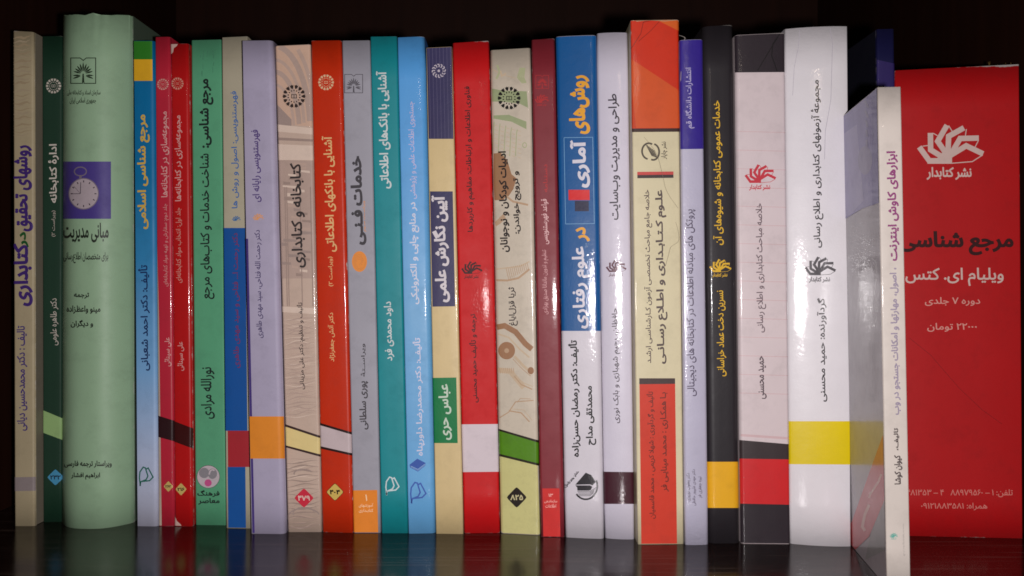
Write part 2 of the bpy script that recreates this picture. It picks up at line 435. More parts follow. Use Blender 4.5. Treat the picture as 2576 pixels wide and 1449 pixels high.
    def ink(s, col, ramp=None, **over):
        s.nmat += 1; k = dict(s.kw); k.update(over)
        return cover_mat('cover_print', col if max(col) <= 1.0 else lin(col), ramp=ramp, **k)
    def X(s, u, z):
        xl = s.x00+(s.x01-s.x00)*z/s.zl; xr = s.x10+(s.x11-s.x10)*z/s.zr
        return xl+(xr-xl)*u
    def flat(s, u):
        kn = s.kn
        for i in range(len(kn)-1):
            if u <= kn[i+1]: break
        f = (u-kn[i])/max(1e-9, kn[i+1]-kn[i]); return s.pk[i]+(s.pk[i+1]-s.pk[i])*f
    def prof(s, u):
        """how far the surface stands towards the viewer from the flat front plane"""
        d = u*s.w; e = (1-u)*s.w; b = s.B*(1-abs(2*u-1)**s.bp) if s.B else 0.0
        if d < s.r[0]: b += math.sqrt(max(0, s.r[0]**2-(s.r[0]-d)**2))-s.r[0]
        if e < s.r[1]: b += math.sqrt(max(0, s.r[1]**2-(s.r[1]-e)**2))-s.r[1]
        return b
    def surf(s, u, z):
        b = s.flat(u); h = 0.002
        u0, u1 = max(0, u-h), min(1, u+h); db = (s.prof(u1)-s.prof(u0))/((u1-u0)*s.w)
        yaw = (s.Dr-s.Dl)/s.w
        n = Vector((-db+yaw, -1, 0)).normalized()
        return Vector((s.X(u, z), s.Dl+(s.Dr-s.Dl)*u-b, z)), n
    def px(s, P): return (CX+P.x*F/P.y, CY-(P.z-HC)*F/P.y)
    def map(s, x, y):
        u = 0.5
        for _ in range(10):
            D = s.Dl+(s.Dr-s.Dl)*u-s.flat(u)
            X = (x-CX)*D/F; z = HC+(CY-y)*D/F
            xl = s.X(0, z); xr = s.X(1, z)
            u = min(0.997, max(0.003, (X-xl)/(xr-xl)))
        D = s.Dl+(s.Dr-s.Dl)*u-s.flat(u); z = min(max(HC+(CY-y)*D/F, 0.0003), s.zl+(s.zr-s.zl)*u-0.0002)
        p, n = s.surf(u, z); return p, n, (u*s.w*1000, z*1000)
    def ex(s, y, side):
        (tlx, tly), (trx, try_), (brx, bry), (blx, bly) = s.q
        return tlx+(blx-tlx)*(y-tly)/(bly-tly) if side == 0 else trx+(brx-trx)*(y-try_)/(bry-try_)
    # --- print on the spine
    def put(s, name, pr, cols, lvl=1, parent=None, **over):
        mats = [s.ink(c, **over) for c in cols]
        return pr.build(name, s.map, mats, parent or s.spine, s.cuts, 0.00007+lvl*0.00007)
    def bands(s, specs):
        """specs: (y_left_top, y_right_top, y_left_bottom, y_right_bottom, colour) across the whole spine, or with x0, x1 after it"""
        for k, sp in enumerate(specs):
            a, b, c, d, col = sp[:5]; pr = Print()
            if len(sp) > 5: x = [sp[5], sp[6], sp[6]+s.lean*(d-b), sp[5]+s.lean*(c-a)]
            else: x = [s.ex(a, 0)-3, s.ex(b, 1)+3, s.ex(d, 1)+3, s.ex(c, 0)-3]
            pr.poly([(x[0], a), (x[1], b), (x[2], d), (x[3], c)])
            s.put('printed_band', pr, [col], 1+k*0.12)
    def text(s, t, x0, x1, y0, y1, col, bold=0.0, name='title_lettering', rot=True, lvl=3, parent=None, track=0.0):
        pr = Print(); pr.text(t, x0, x1, y0, y1, bold, rot, edge=s.lean, track=track)
        return s.put(name, pr, [col], lvl, parent, wear=0.0)
    def diamond(s, cx, cy, hw, hh, col, num, ncol, border=None):
        pr = Print(); cols = []
        def dia(a, b, k):
            c = 0.16; pts = []
            for (dx, dy), (ex, ey) in zip(((0, -1), (1, 0), (0, 1), (-1, 0)), ((1, 0), (0, 1), (-1, 0), (0, -1))):
                p = Vector((dx*a, dy*b)); q = Vector((ex*a, ey*b)); o = Vector((-ex*a, -ey*b))
                pts += [p+(o-p)*c, p*0.94, p+(q-p)*c]
            pr.poly([(cx+p.x, cy+p.y) for p in pts], k)
        if border: dia(hw+1.4, hh+1.4, len(cols)); cols.append(border)
        dia(hw, hh, len(cols)); cols.append(col)
        o = s.put('number_label', pr, cols, 2)
        s.text(num, cx-hw*0.62, cx+hw*0.62, cy-hh*0.26, cy+hh*0.26, ncol, 0.02, 'number_lettering', rot=False, lvl=4, parent=o)
    def emblem(s, fn, cx, cy, sc_, cols, name='publisher_emblem', lvl=2, **kw):
        pr = Print(); fn(pr, cx, cy, sc_, **kw); return s.put(name, pr, cols, lvl, wear=0.0)

# ------------------------------------------------------------------ emblems (pixel centre and half size)
def rosette(pr, cx, cy, s, n=14):
    for i in range(n):
        a = 2*math.pi*i/n; ca, sa = math.cos(a), math.sin(a)
        P = lambda r, t: (cx+s*(r*ca-t*sa), cy+s*(r*sa+t*ca))
        pr.poly([P(.64, -.03), P(.80, -.13), P(.99, -.165), P(.94, -.08), P(1.02, 0), P(.94, .08), P(.99, .165), P(.80, .13), P(.64, .03)])
        a += math.pi/n; ca, sa = math.cos(a), math.sin(a)
        P = lambda r, t: (cx+s*(r*ca-t*sa), cy+s*(r*sa+t*ca))
        pr.poly([P(.43, -.015), P(.52, -.06), P(.60, 0), P(.52, .06), P(.43, .015)])
    w = .055*s
    pr.stroke([(cx, cy-.15*s), (cx, cy+.17*s)], w)
    for d in (-1, 1):
        pr.stroke([(cx+d*.02*s, cy-.15*s), (cx+d*.22*s, cy-.15*s), (cx+d*.22*s, cy+.15*s), (cx+d*.02*s, cy+.15*s)], w)
def swirl_rosette(pr, cx, cy, s):
    pr.disc(cx, cy, .2*s)
    for i in range(12):
        a = 2*math.pi*i/12
        pts = [(cx+s*r*math.cos(a+t), cy+s*r*math.sin(a+t)) for r, t in ((.55, 0), (.75, .1), (.95, .02), (1.0, -.22))]
        pr.stroke(pts, .15*s)
def tree_emblem(pr, cx, cy, s):
    w = .07*s; P = lambda x, y: (cx+x*s, cy-y*s)
    pr.stroke([P(-.06, -.92), P(-.06, -1.08), P(-1, -1.08), P(-1, .98), P(-.25, .98), P(0, .78), P(.25, .98), P(1, .98), P(1, -1.08), P(.06, -1.08), P(.06, -.92)], w)
    for i in range(13):
        a = math.radians(-100+200*i/12); L = .95-.12*abs(math.sin(a))
        o = (0, -.35) if abs(i-6) < 5 else (0, -.45)
        d = (math.sin(a), math.cos(a)); n = (d[1], -d[0]); k = .068
        sag = -.10*abs(math.sin(a))
        pts = [(o[0]+d[0]*L*t+n[0]*k*q, o[1]+d[1]*L*t+n[1]*k*q+sag*t*t) for t, q in ((.28, -.3), (.6, -1), (.85, -.7), (1.02, 0), (.85, .7), (.6, 1), (.28, .3))]
        pr.poly([P(*p) for p in pts])
    pr.poly([P(-.05, -.3), P(.05, -.3), P(.09, -1.0), P(-.09, -1.0)])
def fan_emblem(pr, cx, cy, s, caption=True):
    """open books fanned out of one foot, with the publisher's two words below"""
    K = lambda X, Y: (cx+(X-920)/250*s, cy+(Y-1045)/250*s)
    w = 40/250*s
    for pts in ([(688, 1064), (762, 1166), (870, 1166)], [(770, 960), (772, 1085), (870, 1145)], [(893, 903), (824, 1022), (885, 1110)],
                [(1018, 922), (905, 985), (900, 1110)], [(1128, 998), (990, 1001), (935, 1095)], [(1160, 1115), (1035, 1055), (920, 1125)]):
        pr.stroke([K(*p) for p in pts], w)
    pr.poly([K(*p) for p in ((745, 1188), (930, 1188), (930, 1130), (965, 1085), (880, 1075), (830, 1140))])
    t = 7/250*s
    for pts in ([(930, 1184), (1080, 1172), (1158, 1122)], [(1036, 932), (1028, 985)], [(905, 905), (935, 955)], [(790, 962), (822, 980)], [(1126, 1015), (1100, 1065)], [(712, 1058), (760, 1052)]):
        pr.stroke([K(*p) for p in pts], t)
    if caption:
        x0, y0 = K(742, 1212); x1, y1 = K(1075, 1308)
        pr.text('نشر کتابدار', x0, x1, y0, y1, 0.02, rot=False)
def page_emblem(pr, cx, cy, s):
    K = lambda X, Y: (cx+(X-305)/70*s, cy+(Y-790)/70*s); w = .13*s
    pr.stroke([K(*p) for p in ((265, 860), (258, 800), (262, 760), (285, 727), (300, 732), (318, 790), (305, 815), (268, 830), (262, 858))], w)
    pr.stroke([K(*p) for p in ((303, 742), (320, 733), (354, 797), (330, 822), (275, 828))], w)

# ------------------------------------------------------------------ the bookcase
WOOD = wood_mat('dark_polished_wood', (0.006, 0.003, 0.0026), (0.014, 0.0065, 0.0055), 0.17, 0.16, (4, 50, 50), 0.3, True)
WOODB = wood_mat('dark_back_board', (0.0095, 0.0026, 0.0012), (0.021, 0.0058, 0.0027), 0.6, 0.1, (50, 50, 4), 0.12)
bc = thing('bookcase', 'dark polished brown wooden bookcase whose shelf carries the whole row of books', 'bookcase', (0, 0.5, 0))
box('shelf_board', (-0.42, 0.27, -0.022), (0.42, 0.665, 0.0), WOOD, bc)
box('back_panel', (-0.42, 0.6655, -0.05), (0.42, 0.675, 0.40), WOODB, bc)
box('side_panel', (-0.280, 0.29, 0.0002), (-0.262, 0.665, 0.40), WOODB, bc)
box('side_panel', (0.2385, 0.29, 0.0002), (0.256, 0.665, 0.40), WOODB, bc)
box('upper_shelf', (-0.2615, 0.33, 0.352), (0.238, 0.665, 0.374), WOODB, bc)

# ------------------------------------------------------------------ the books, in order along the shelf
INK = (18, 15, 16)

# 1
b = Book('cream paperback with purple Persian title, first at the row\'s far left end', [(32, 77), (84, 80), (87, 1323), (36, 1323)], (170, 156, 126), side=(120, 112, 98), wear=0.15, r=(1.0, 1.2))
pr = Print(); rnd = random.Random(3)
for i in range(26):
    y = 98+i*9.2+rnd.uniform(-3, 3); y += 14 if i > 12 else 0
    x0 = b.ex(y, 0)+1; x1 = b.ex(y, 1)-rnd.uniform(0, 10)
    n = 9; ph = rnd.uniform(0, 6)
    pr.stroke([(x0+(x1-x0)*k/n, y-6*k/n*rnd.uniform(.6, 1)+2*math.sin(ph+k)) for k in range(n+1)], rnd.choice((2, 3, 5, 7)), i % 2, taper=True)
b.put('printed_wood_grain', pr, [(158, 140, 112), (166, 150, 124)], 1)
b.bands([(1200, 1199, 1235, 1234, (140, 128, 128))])
b.text('روشهای تحقیق', 34, 83, 365, 582, (62, 36, 110), 0.03)
b.text('در', 50, 73, 583, 623, (22, 84, 36), 0.03)
b.text('کتابداری', 33, 83, 612, 770, (62, 36, 110), 0.03)
b.text('تالیف : دکتر محمدحسین دیانی', 43, 70, 819, 1083, (74, 58, 116), 0.012, 'author_lettering')

# 2
b = Book('dark green book with a pale green slanted band and blue number diamond', [(95, 91), (156, 90), (154, 1312), (103, 1313)], (20, 52, 36), r=(0.8, 1), rough=.5, wear=0.05)
b.bands([(1027, 1052, 1084, 1106, (140, 172, 112))])
b.emblem(rosette, 135, 216, 19, [(190, 182, 170)])
b.text('ادارۀ کتابخانه', 122, 149, 362, 510, (200, 192, 182), 0.01)
b.text('(ویراست ۲)', 130, 141, 529, 595, (170, 160, 150), 0.0, 'edition_lettering')
b.text('دکتر طاهره علومی', 127, 148, 750, 868, (180, 172, 162), 0.0, 'author_lettering')
pr = Print(); pr.rect(99, 663, 105, 671); b.put('yellow_speck', pr, [(190, 180, 40)], 1)
b.diamond(140, 1200, 21, 21, (66, 140, 178), '۲۳۲', (18, 34, 50))

# 3
b = Book('thick pale green hardback with a rounded spine and purple pocket watch picture', [(156, 38), (332, 38), (336, 1314), (154, 1311)], (146, 176, 144), side=(76, 90, 76), r=(1.0, 1.0), bulge=12, bulge_pow=2.6, top_dip=3.6, ragged=0.9, rough=.38, coat=.0, board=.0028, inset=.003, wear=.2, depth=.17, bump=.35)  # side covers darker than the spine: their shade is put into the colour
b.emblem(tree_emblem, 210, 176, 31, [(32, 44, 30)])
b.text('سازمان اسناد و کتابخانه ملی', 170, 253, 226, 241, (40, 50, 36), 0.006, 'publisher_lettering', rot=False)
b.text('جمهوری اسلامی ایران', 177, 242, 245, 262, (40, 50, 36), 0.006, 'publisher_lettering', rot=False)
pr = Print(); pr.rect(159, 406, 279, 550, 0)
o = b.put('cover_picture', pr, [(72, 58, 132)], 1)
pr = Print()
pr.ring(203, 431, 15, 11, 3, 2); pr.rect(200, 440, 206, 452, 2)
pr.disc(211, 487, 38, 40, 2); pr.disc(211, 487, 35.5, 37.5, 0)
for i in range(12):
    a = 2*math.pi*i/12; pr.stroke([(211+r_*math.sin(a), 487-r_*1.05*math.cos(a)) for r_ in (27, 32)], 2.6, 1)
pr.stroke([(203, 486), (204, 458)], 1.6, 1); pr.stroke([(203, 487), (184, 487)], 1.4, 1); pr.stroke([(203, 487), (187, 468)], 0.8, 1)
b.put('pocket_watch_picture', pr, [(176, 162, 168), (70, 60, 70), (120, 108, 124)], 2, o)
T = (34, 40, 32)
b.text('مبانی مدیریت', 161, 273, 560, 610, T, 0.012, rot=False)
b.text('برای متخصصان اطلاع‌رسانی', 161, 272, 634, 662, T, 0.006, 'subtitle_lettering', rot=False)
b.text('ترجمه', 187, 225, 736, 751, T, 0.02, 'translator_lettering', rot=False)
b.text('مینو واعظ‌زاده', 169, 253, 768, 789, T, 0.02, 'translator_lettering', rot=False)
b.text('و دیگران', 179, 235, 804, 824, T, 0.02, 'translator_lettering', rot=False)
b.text('ویراستار ترجمه فارسی', 163, 281, 1158, 1176, T, 0.02, 'editor_lettering', rot=False)
b.text('ابراهیم افشار', 180, 252, 1188, 1206, T, 0.02, 'editor_lettering', rot=False)

# 4
b = Book('blue paperback fading to pale at the foot, green and yellow blocks on top', [(336, 102), (388, 102), (397, 1324), (345, 1323)], (60, 130, 180), side=(40, 110, 170), r=(.5, 2.2), rough=.4, wear=.06,
         ramp=[(0.0, lin((184, 184, 202))), (0.14, lin((178, 190, 218))), (0.32, lin((120, 168, 214))), (0.55, lin((50, 132, 184))), (0.72, lin((8, 112, 164))), (1.0, lin((0, 104, 158)))])
b.bands([(100, 100, 150, 150, (46, 122, 34), 334, 383), (149, 149, 203, 203, (226, 172, 34), 334.4, 383.4)])
b.text('مرجع شناسی اسلامی', 346, 378, 288, 576, (214, 176, 74), 0.02)
b.text('تألیف: دکتر احمد شعبانی', 349, 378, 666, 932, (22, 44, 92), 0.012, 'author_lettering')
b.emblem(page_emblem, 368, 1197, 25, [(40, 106, 92)])

# 5
b = Book('crimson thin paperback, second volume, between the blue book and its red twin', [(388, 93), (428, 92), (439, 1323), (397, 1323)], (186, 38, 58), r=(.6, 1.4), rough=.3, coat=.3, wear=.15)
b.bands([(470, 700, 1326, 1326, (176, 160, 142), 390, 391), (1043, 1058, 1097, 1110, (44, 18, 22))])
pr = Print(); pr.poly([(b.ex(420, 0)-2, 420), (b.ex(440, 0)+1, 440), (b.ex(800, 0)+7, 800), (b.ex(1320, 0)+10, 1326), (b.ex(1320, 0)-3, 1326)])
b.put('bare_edge', pr, [(182, 166, 150)], 0)
b.emblem(rosette, 410, 212, 14.5, [(206, 150, 140)])
P5 = (216, 160, 156)
b.text('مجموعه‌سازی در کتابخانه‌ها', 405, 426, 280, 496, P5, 0.006)
b.text('جلد دوم: سفارش و تهیه مواد کتابخانه‌ای', 411, 426, 512, 720, (206, 140, 138), 0.0, 'volume_lettering')
b.text('علی سینائی', 414, 431, 848, 921, P5, 0.0, 'author_lettering')
b.diamond(424, 1223, 12, 14, (206, 178, 106), '۲۶۲', INK)

# 6
b = Book('red thin paperback, first volume, with a white torn top corner', [(430, 110), (474, 109), (485, 1324), (439, 1323)], (186, 22, 24), r=(.8, 1.6), rough=.3, coat=.35, wear=.22)
b.bands([(1057, 1077, 1109, 1128, (60, 16, 16))])
b.emblem(rosette, 447, 210, 15.5, [(212, 150, 132)])
b.text('مجموعه‌سازی در کتابخانه‌ها', 440, 460, 290, 506, P5, 0.006)
b.text('جلد اول: انتخاب مواد کتابخانه‌ای', 443, 459, 522, 711, (206, 140, 130), 0.0, 'volume_lettering')
b.text('علی سینائی', 447, 464, 859, 932, P5, 0.0, 'author_lettering')
b.diamond(456, 1230, 14.5, 16, (206, 178, 106), '۲۱۶', INK)
pr = Print(); pr.poly([(428, 110), (448, 110), (445, 116), (438, 121), (436, 131), (431, 137), (427, 130)])
b.put('torn_paper', pr, [(200, 168, 158)], 3); pr = Print()
pr.poly([(436, 1290), (442, 1300), (446, 1310), (455, 1318), (457, 1325), (436, 1325)])
b.put('torn_paper', pr, [(200, 168, 158)], 3)

# 7
b = Book('mint green paperback with black Persian title and round white emblem', [(477, 101), (557, 99), (569, 1321), (486, 1320)], (88, 162, 122), r=(1.0, 1.0), rough=.5, wear=.16)
b.text('مرجع شناسی:', 501, 538, 198, 372, (20, 34, 32), 0.025)
b.text('شناخت خدمات و کتاب‌های مرجع', 504, 539, 386, 752, (20, 34, 32), 0.008)
b.text('نورالله مرادی', 506, 541, 923, 1053, (20, 34, 32), 0.008, 'author_lettering')
pr = Print(); pr.disc(524.5, 1198.5, 29, 29, 1); pr.disc(524.5, 1198.5, 28, 28, 0)
pr.disc(514, 1189, 13, 13, 2); pr.disc(535, 1191, 11.5, 13, 2); pr.ring(535, 1193, 8, 12, 4, 0, 14, math.pi, math.pi*1.7); pr.disc(524, 1214, 9, 9, 3)
b.put('publisher_emblem', pr, [(196, 184, 190), (70, 70, 70), (140, 136, 142), (200, 84, 140)], 2)
b.text('فرهنگ', 497, 553, 1232, 1250, (20, 34, 32), 0.02, 'publisher_lettering', rot=False)
b.text('معاصر', 499, 553, 1252, 1269, (20, 34, 32), 0.02, 'publisher_lettering', rot=False)

pr = Print(); rnd = random.Random(21)
for i in range(9):
    x = 518+rnd.uniform(-14, 26); y = 112+rnd.uniform(0, 70)
    pr.stroke([(x, y), (x+rnd.uniform(-3, 3), y+rnd.uniform(6, 22))], rnd.uniform(.8, 1.8))
b.put('scuff_marks', pr, [(70, 128, 100)], 1)

# 8
b = Book('cream topped paperback with deep blue lower spine and a red square', [(558, 94), (623, 91), (637, 1329), (569, 1328)], (178, 170, 148), r=(.6, .8), rough=.42, wear=.12, coat=.1)
bl = (16, 82, 156)
b.bands([(573, 573, 1083, 1083, bl, 562.5, 617.5), (1174, 1174, 1327, 1327, bl, 573, 617.5), (1083, 1083, 1174, 1174, (168, 38, 48), 573, 640)])
b.text('فهرستنویسی: اصول و روش ها', 582, 601, 229, 524, (66, 108, 170), 0.004)
b.emblem(fan_emblem, 595, 549, 11, [(46, 104, 160)], caption=False)
b.text('دکتر رحمت ا... فتاحی و سید مهدی طاهری', 586, 604, 586, 925, (122, 44, 88), 0.0, 'author_lettering')

# 9
b = Book('lavender paperback with an orange square and purple left edge', [(609, 102), (686, 101), (718, 1343), (632, 1342)], (172, 164, 188), side=(110, 100, 116), r=(.5, 2.6), rough=.45, wear=.08)
b.bands([(600, 600, 1340, 1340, (66, 48, 120), 619, 624.5), (1047, 1047, 1153, 1153, (228, 138, 40), 628, 740)])
b.text('فهرستنویسی رایانه ای', 634, 657, 326, 508, (84, 66, 124), 0.01)
b.emblem(fan_emblem, 650, 545, 14, [(226, 158, 100)], caption=False)
b.text('دکتر رحمت الله فتاحی، سید مهدی طاهری', 643, 661, 578, 850, (78, 68, 108), 0.004, 'author_lettering')

# 10
b = Book('pinkish beige paperback printed with a faded library photograph and red diamond', [(687, 115), (781, 111), (809, 1338), (713, 1338)], (198, 174, 158), r=(1.2, 1.2), rough=.3, coat=.3, wear=.3, bump=.5)
pr = Print(); E = lambda y, t: b.ex(y, 0)+(b.ex(y, 1)-b.ex(y, 0))*t
def quad(y0, y1, y2, y3, t0, t1, k): pr.poly([(E(y0, t0), y0), (E(y1, t1), y1), (E(y3, t1), y3), (E(y2, t0), y2)], k)
quad(113, 112, 310, 318, 0.0, 1.0, 2)
for k, (r_, wd, ik) in enumerate(((250, 10, 0), (215, 14, 3), (180, 8, 0), (150, 12, 3), (118, 7, 0))):
    pr.stroke([(min(E(250, .98), 690+r_*.42*math.sin(a)*1.0), 330-r_*math.cos(a)) for a in [i/12*1.45 for i in range(13)] if 330-r_*math.cos(a) > 116], wd, ik)
quad(255, 300, 312, 322, 0.0, .45, 4)
quad(312, 322, 330, 338, 0.02, 1, 1); quad(345, 350, 352, 356, 0.02, 1, 5); quad(362, 366, 402, 402, .02, 1, 1)
quad(402, 404, 700, 700, 0.02, 1, 3)
rnd = random.Random(5)
for i in range(30):
    y = 408+i*9.6; t0 = rnd.uniform(.1, .7); quad(y, y+2, y+rnd.uniform(4, 9), y+8, t0, min(1, t0+rnd.uniform(.15, .4)), rnd.choice((0, 1, 4, 5)))
for t in (.22, .27, .62, .9): quad(470, 470, 770, 770, t, t+.025, 5)
quad(770, 775, 784, 790, 0.02, 1, 1)
PC = [(190, 164, 150), (220, 198, 182), (206, 172, 150), (182, 158, 146), (162, 142, 134), (160, 138, 128)]
b.put('cover_photograph', pr, PC, 0); pr = Print(); pl = Print()
rnd = random.Random(9)
for i in range(64):
    y = 800+i*8.3+rnd.uniform(-3, 3)
    if 1050 < y < 1155: continue
    ph = rnd.uniform(0, 6); n = 14; ww = rnd.uniform(1.0, 3.0); am = rnd.uniform(1, 6)
    (pr if y < 1100 else pl).stroke([(E(y, .05+.9*k/n), y+am*math.sin(ph+k*.5)-6*k/n) for k in range(n+1)], ww, rnd.choice((0, 3, 1)), True)
for i in range(15):
    y = 1166+i*11.6; ph = rnd.uniform(0, 6); n = 14; am = rnd.uniform(1.5, 5)
    pl.stroke([(E(y, .04+.92*k/n), y+am*math.sin(ph+k*.45)-8*k/n) for k in range(n+1)], rnd.uniform(2.2, 5), 5, True)
for i in range(20):
    y = 806+i*12.4; ph = rnd.uniform(0, 6); n = 14; am = rnd.uniform(1, 5)
    pr.stroke([(E(y, .08+.86*k/n), y+am*math.sin(ph+k*.5)-8*k/n) for k in range(n+1)], rnd.uniform(1.6, 3.6), 3, True)
for (cy_, rx, ry) in ((1300, 50, 22), (1290, 34, 14), (1190, 28, 10)):
    pl.ring(E(cy_, .55), cy_, rx*.8, ry, 3.5, 4, 20, math.pi*.9, math.pi*1.9)
b.put('wavy_lines', pr, PC, 0); b.put('wavy_lines', pl, PC, 0)
b.bands([(1062, 1096, 1121, 1149, (58, 36, 36)), (1068, 1102, 1116, 1143, (226, 204, 140))])
b.emblem(rosette, 740, 242, 29, [(48, 36, 34)], lvl=2)
b.text('کتابخانه و کتابداری', 732, 768, 410, 673, (52, 44, 44), 0.016)
b.text('تألیف و تنظیم: دکتر علی مزینانی', 749, 768, 760, 979, (64, 52, 52), 0.004, 'author_lettering')
b.diamond(765, 1252, 25, 25, (206, 44, 66), '۴۷۹', (226, 190, 180))

# 11
b = Book('orange red laminated paperback with a white band and yellow diamond 404', [(781, 102), (859, 101), (889, 1340), (811, 1338)], (200, 48, 16), r=(1.0, 1.8), rough=.3, coat=.5, wear=.36, bump=.5)
b.bands([(1062, 1087, 1127, 1146, (44, 22, 20)), (1068, 1093, 1121, 1140, (204, 186, 188))])
b.emblem(rosette, 820.5, 207, 20, [(226, 190, 150)])
c_ = (232, 186, 128)
b.text('آشنایی با بانکهای اطلاعاتی', 813, 845, 342, 633, c_, 0.012)
b.text('(ویراست ۲)', 826, 839, 645, 720, c_, 0.0, 'edition_lettering')
b.text('دکتر آتش جعفرنژاد', 826, 843, 786, 909, c_, 0.004, 'author_lettering')
b.diamond(843, 1237, 21.5, 22, (214, 184, 96), '۴۰۴', INK, border=(40, 24, 20))

# 12
b = Book('grey paperback with an orange oval and orange foot block', [(859, 102), (931, 101), (958, 1340), (890, 1340)], (160, 158, 168), r=(.8, 1.0), rough=.45, wear=.14)
b.bands([(1233, 1232, 1344, 1344, (236, 136, 40), 888, 949)])
b.emblem(tree_emblem, 890, 209, 22.5, [(84, 80, 88)])
b.text('خدمات فـنـی', 883, 920, 392, 616, (62, 58, 64), 0.035)
b.text('ویراسـت سـوم', 913, 921, 505, 582, (226, 150, 80), 0.0, 'edition_lettering')
pr = Print(); pr.disc(904.5, 657.5, 19, 26)
for i in range(5): pr.ring(904.5, 657.5, 15-i*2.6, 21-i*3.6, 1.0, 1, 20, i, i+4.2)
b.put('publisher_emblem', pr, [(232, 142, 56), (206, 130, 66)], 2)
b.text('ویراسـتۀ', 907, 921, 864, 947, (70, 66, 72), 0.004, 'editor_lettering')
b.text('پوری سلطانی', 904, 928, 958, 1080, (70, 66, 72), 0.018, 'author_lettering')
b.text('۱', 919, 924, 1243, 1259, (250, 214, 170), 0.01, 'volume_number', rot=False)
b.text('آموزشهای', 903, 939, 1265, 1276, (250, 214, 170), 0.0, 'series_lettering', rot=False)
b.text('کتابـداری', 903, 939, 1279, 1289, (250, 214, 170), 0.0, 'series_lettering', rot=False)

# 13
b = Book('teal paperback with white Persian title and white page outline emblem', [(931, 92), (999, 91), (1027, 1341), (960, 1341)], (22, 138, 146), r=(.8, 1.3), rough=.42, wear=.14)
b.text('آشنایی با بانک‌های اطلاعاتی', 949, 982, 179, 474, (206, 214, 214), 0.016)
b.text('داود محمدی فرد', 967, 991, 758, 907, (206, 214, 214), 0.01, 'author_lettering')
b.emblem(page_emblem, 987, 1221, 24, [(206, 220, 222)])

# 14
b = Book('sky blue paperback with white title and two dark blue emblems at its foot', [(1000, 94), (1068, 91), (1096, 1341), (1027, 1342)], (98, 166, 222), side=(60, 110, 180), r=(.6, 2.4), rough=.36, coat=.15, wear=.08,
         ramp=[(0, lin((104, 170, 222))), (.45, lin((110, 170, 216))), (.8, lin((92, 164, 226))), (1, lin((84, 160, 226)))])
b.text('جستجوی اطلاعات علمی و پژوهشی', 1028, 1048, 255, 500, (186, 186, 222), 0.008)
b.text('در منابع چاپی و الکترونیکی', 1031, 1056, 508, 765, (206, 210, 228), 0.016)
b.text('تألیف: دکتر محمدرضا داورپناه', 1041, 1066, 849, 1146, (206, 208, 230), 0.012, 'author_lettering')
pr = Print(); K = lambda X, Y: (880.5+X*.3473, 945.9+Y*.3473)
pr.poly([K(*p) for p in ((432, 640), (488, 597), (548, 628), (545, 648), (492, 690), (435, 660))], 0)
pr.stroke([K(*p) for p in ((440, 650), (492, 674), (545, 634))], 1.2, 1); pr.stroke([K(*p) for p in ((440, 656), (492, 682), (545, 642))], 0.9, 1)
b.put('book_emblem', pr, [(46, 84, 168), (150, 186, 226)], 2)
b.emblem(page_emblem, 1052, 1238, 28, [(60, 96, 178)])

# 15
b = Book('cream paperback with navy pinstriped top, navy title box and green author box', [(1072, 120), (1137, 117), (1166, 1343), (1095, 1342)], (216, 192, 142), r=(.6, 1.0), rough=.3, coat=.35, wear=.1, bump=.45)
nv_ = (58, 54, 92)
b.bands([(120, 117, 349, 349, nv_, 1074, 1135.5), (481, 481, 771, 770, nv_, 1082, 1139), (950, 949, 1114, 1114, (16, 122, 68), 1089, 1148)])
pr = Print()
for i in range(7):
    x = 1079+i*9; pr.stroke([(x, 119), (x+b.lean*229, 348)], 0.9)
b.put('pinstripes', pr, [(98, 92, 124)], 2)
b.emblem(swirl_rosette, 1104, 178, 17, [(196, 186, 196)])
b.text('آیین نگارش علمی', 1088, 1130, 491, 760, (218, 210, 214), 0.03)
b.text('عباس حرّی'.replace('ّ', ''), 1104, 1136, 965, 1106, (200, 216, 198), 0.016, 'author_lettering')

# 16
b = Book('bright red paperback with dark lettering and a broad white block near the foot', [(1137, 108), (1230, 102), (1258, 1340), (1167, 1341)], (200, 18, 22), r=(1.2, 1.2), rough=.5, coat=.03, wear=.28, bump=.4)
b.bands([(1067, 1066, 1187, 1186, (214, 200, 206))])
dk = (52, 8, 10)
b.text('فناوری اطلاعات و ارتباطات: مفاهیم و کاربردها', 1172, 1192, 217, 583, dk, 0.008)
b.emblem(fan_emblem, 1187, 673, 27, [dk])
b.text('ترجمه و تألیف حمید محسنی', 1181, 1202, 789, 1012, dk, 0.006, 'author_lettering')

# 17
b = Book('beige paperback with faint green and brown drawings and green slanted band', [(1233, 126), (1335, 120), (1359, 1346), (1260, 1341)], (204, 192, 174), r=(1.6, 1.8), rough=.26, coat=.5, wear=.5, bump=.6, grime=.45)
pr = Print(); E = lambda y, t: b.ex(y, 0)+(b.ex(y, 1)-b.ex(y, 0))*t
K1 = lambda X, Y: (880.5+X*.3473, Y*.3473); K2 = lambda X, Y: (880.5+X*.3473, 471.7+Y*.3473); K3 = lambda X, Y: (880.5+X*.3473, 945.9+Y*.3473)
Q = lambda K, pts: [K(*p) for p in pts]
pr.poly(Q(K3, ((1076, 390), (1350, 480), (1378, 1160), (1085, 1140))), 5)
pr.poly(Q(K1, ((1028, 640), (1110, 655), (1280, 660), (1290, 780), (1230, 750), (1100, 735), (1030, 735))), 0)
pr.poly(Q(K1, ((1040, 835), (1150, 830), (1278, 880), (1278, 935), (1170, 880), (1040, 858))), 0)
for i in range(4): pr.stroke(Q(K1, ((1250+i*8, 600), (1215+i*14, 560), (1235+i*10, 490))), 4, 1)
pr.stroke(Q(K1, ((1030, 500), (1100, 540), (1200, 565))), 1.5, 3); pr.stroke(Q(K1, ((1065, 470), (1085, 520), (1060, 570))), 5, 1); pr.stroke(Q(K1, ((1090, 510), (1100, 550), (1130, 530))), 4, 3)
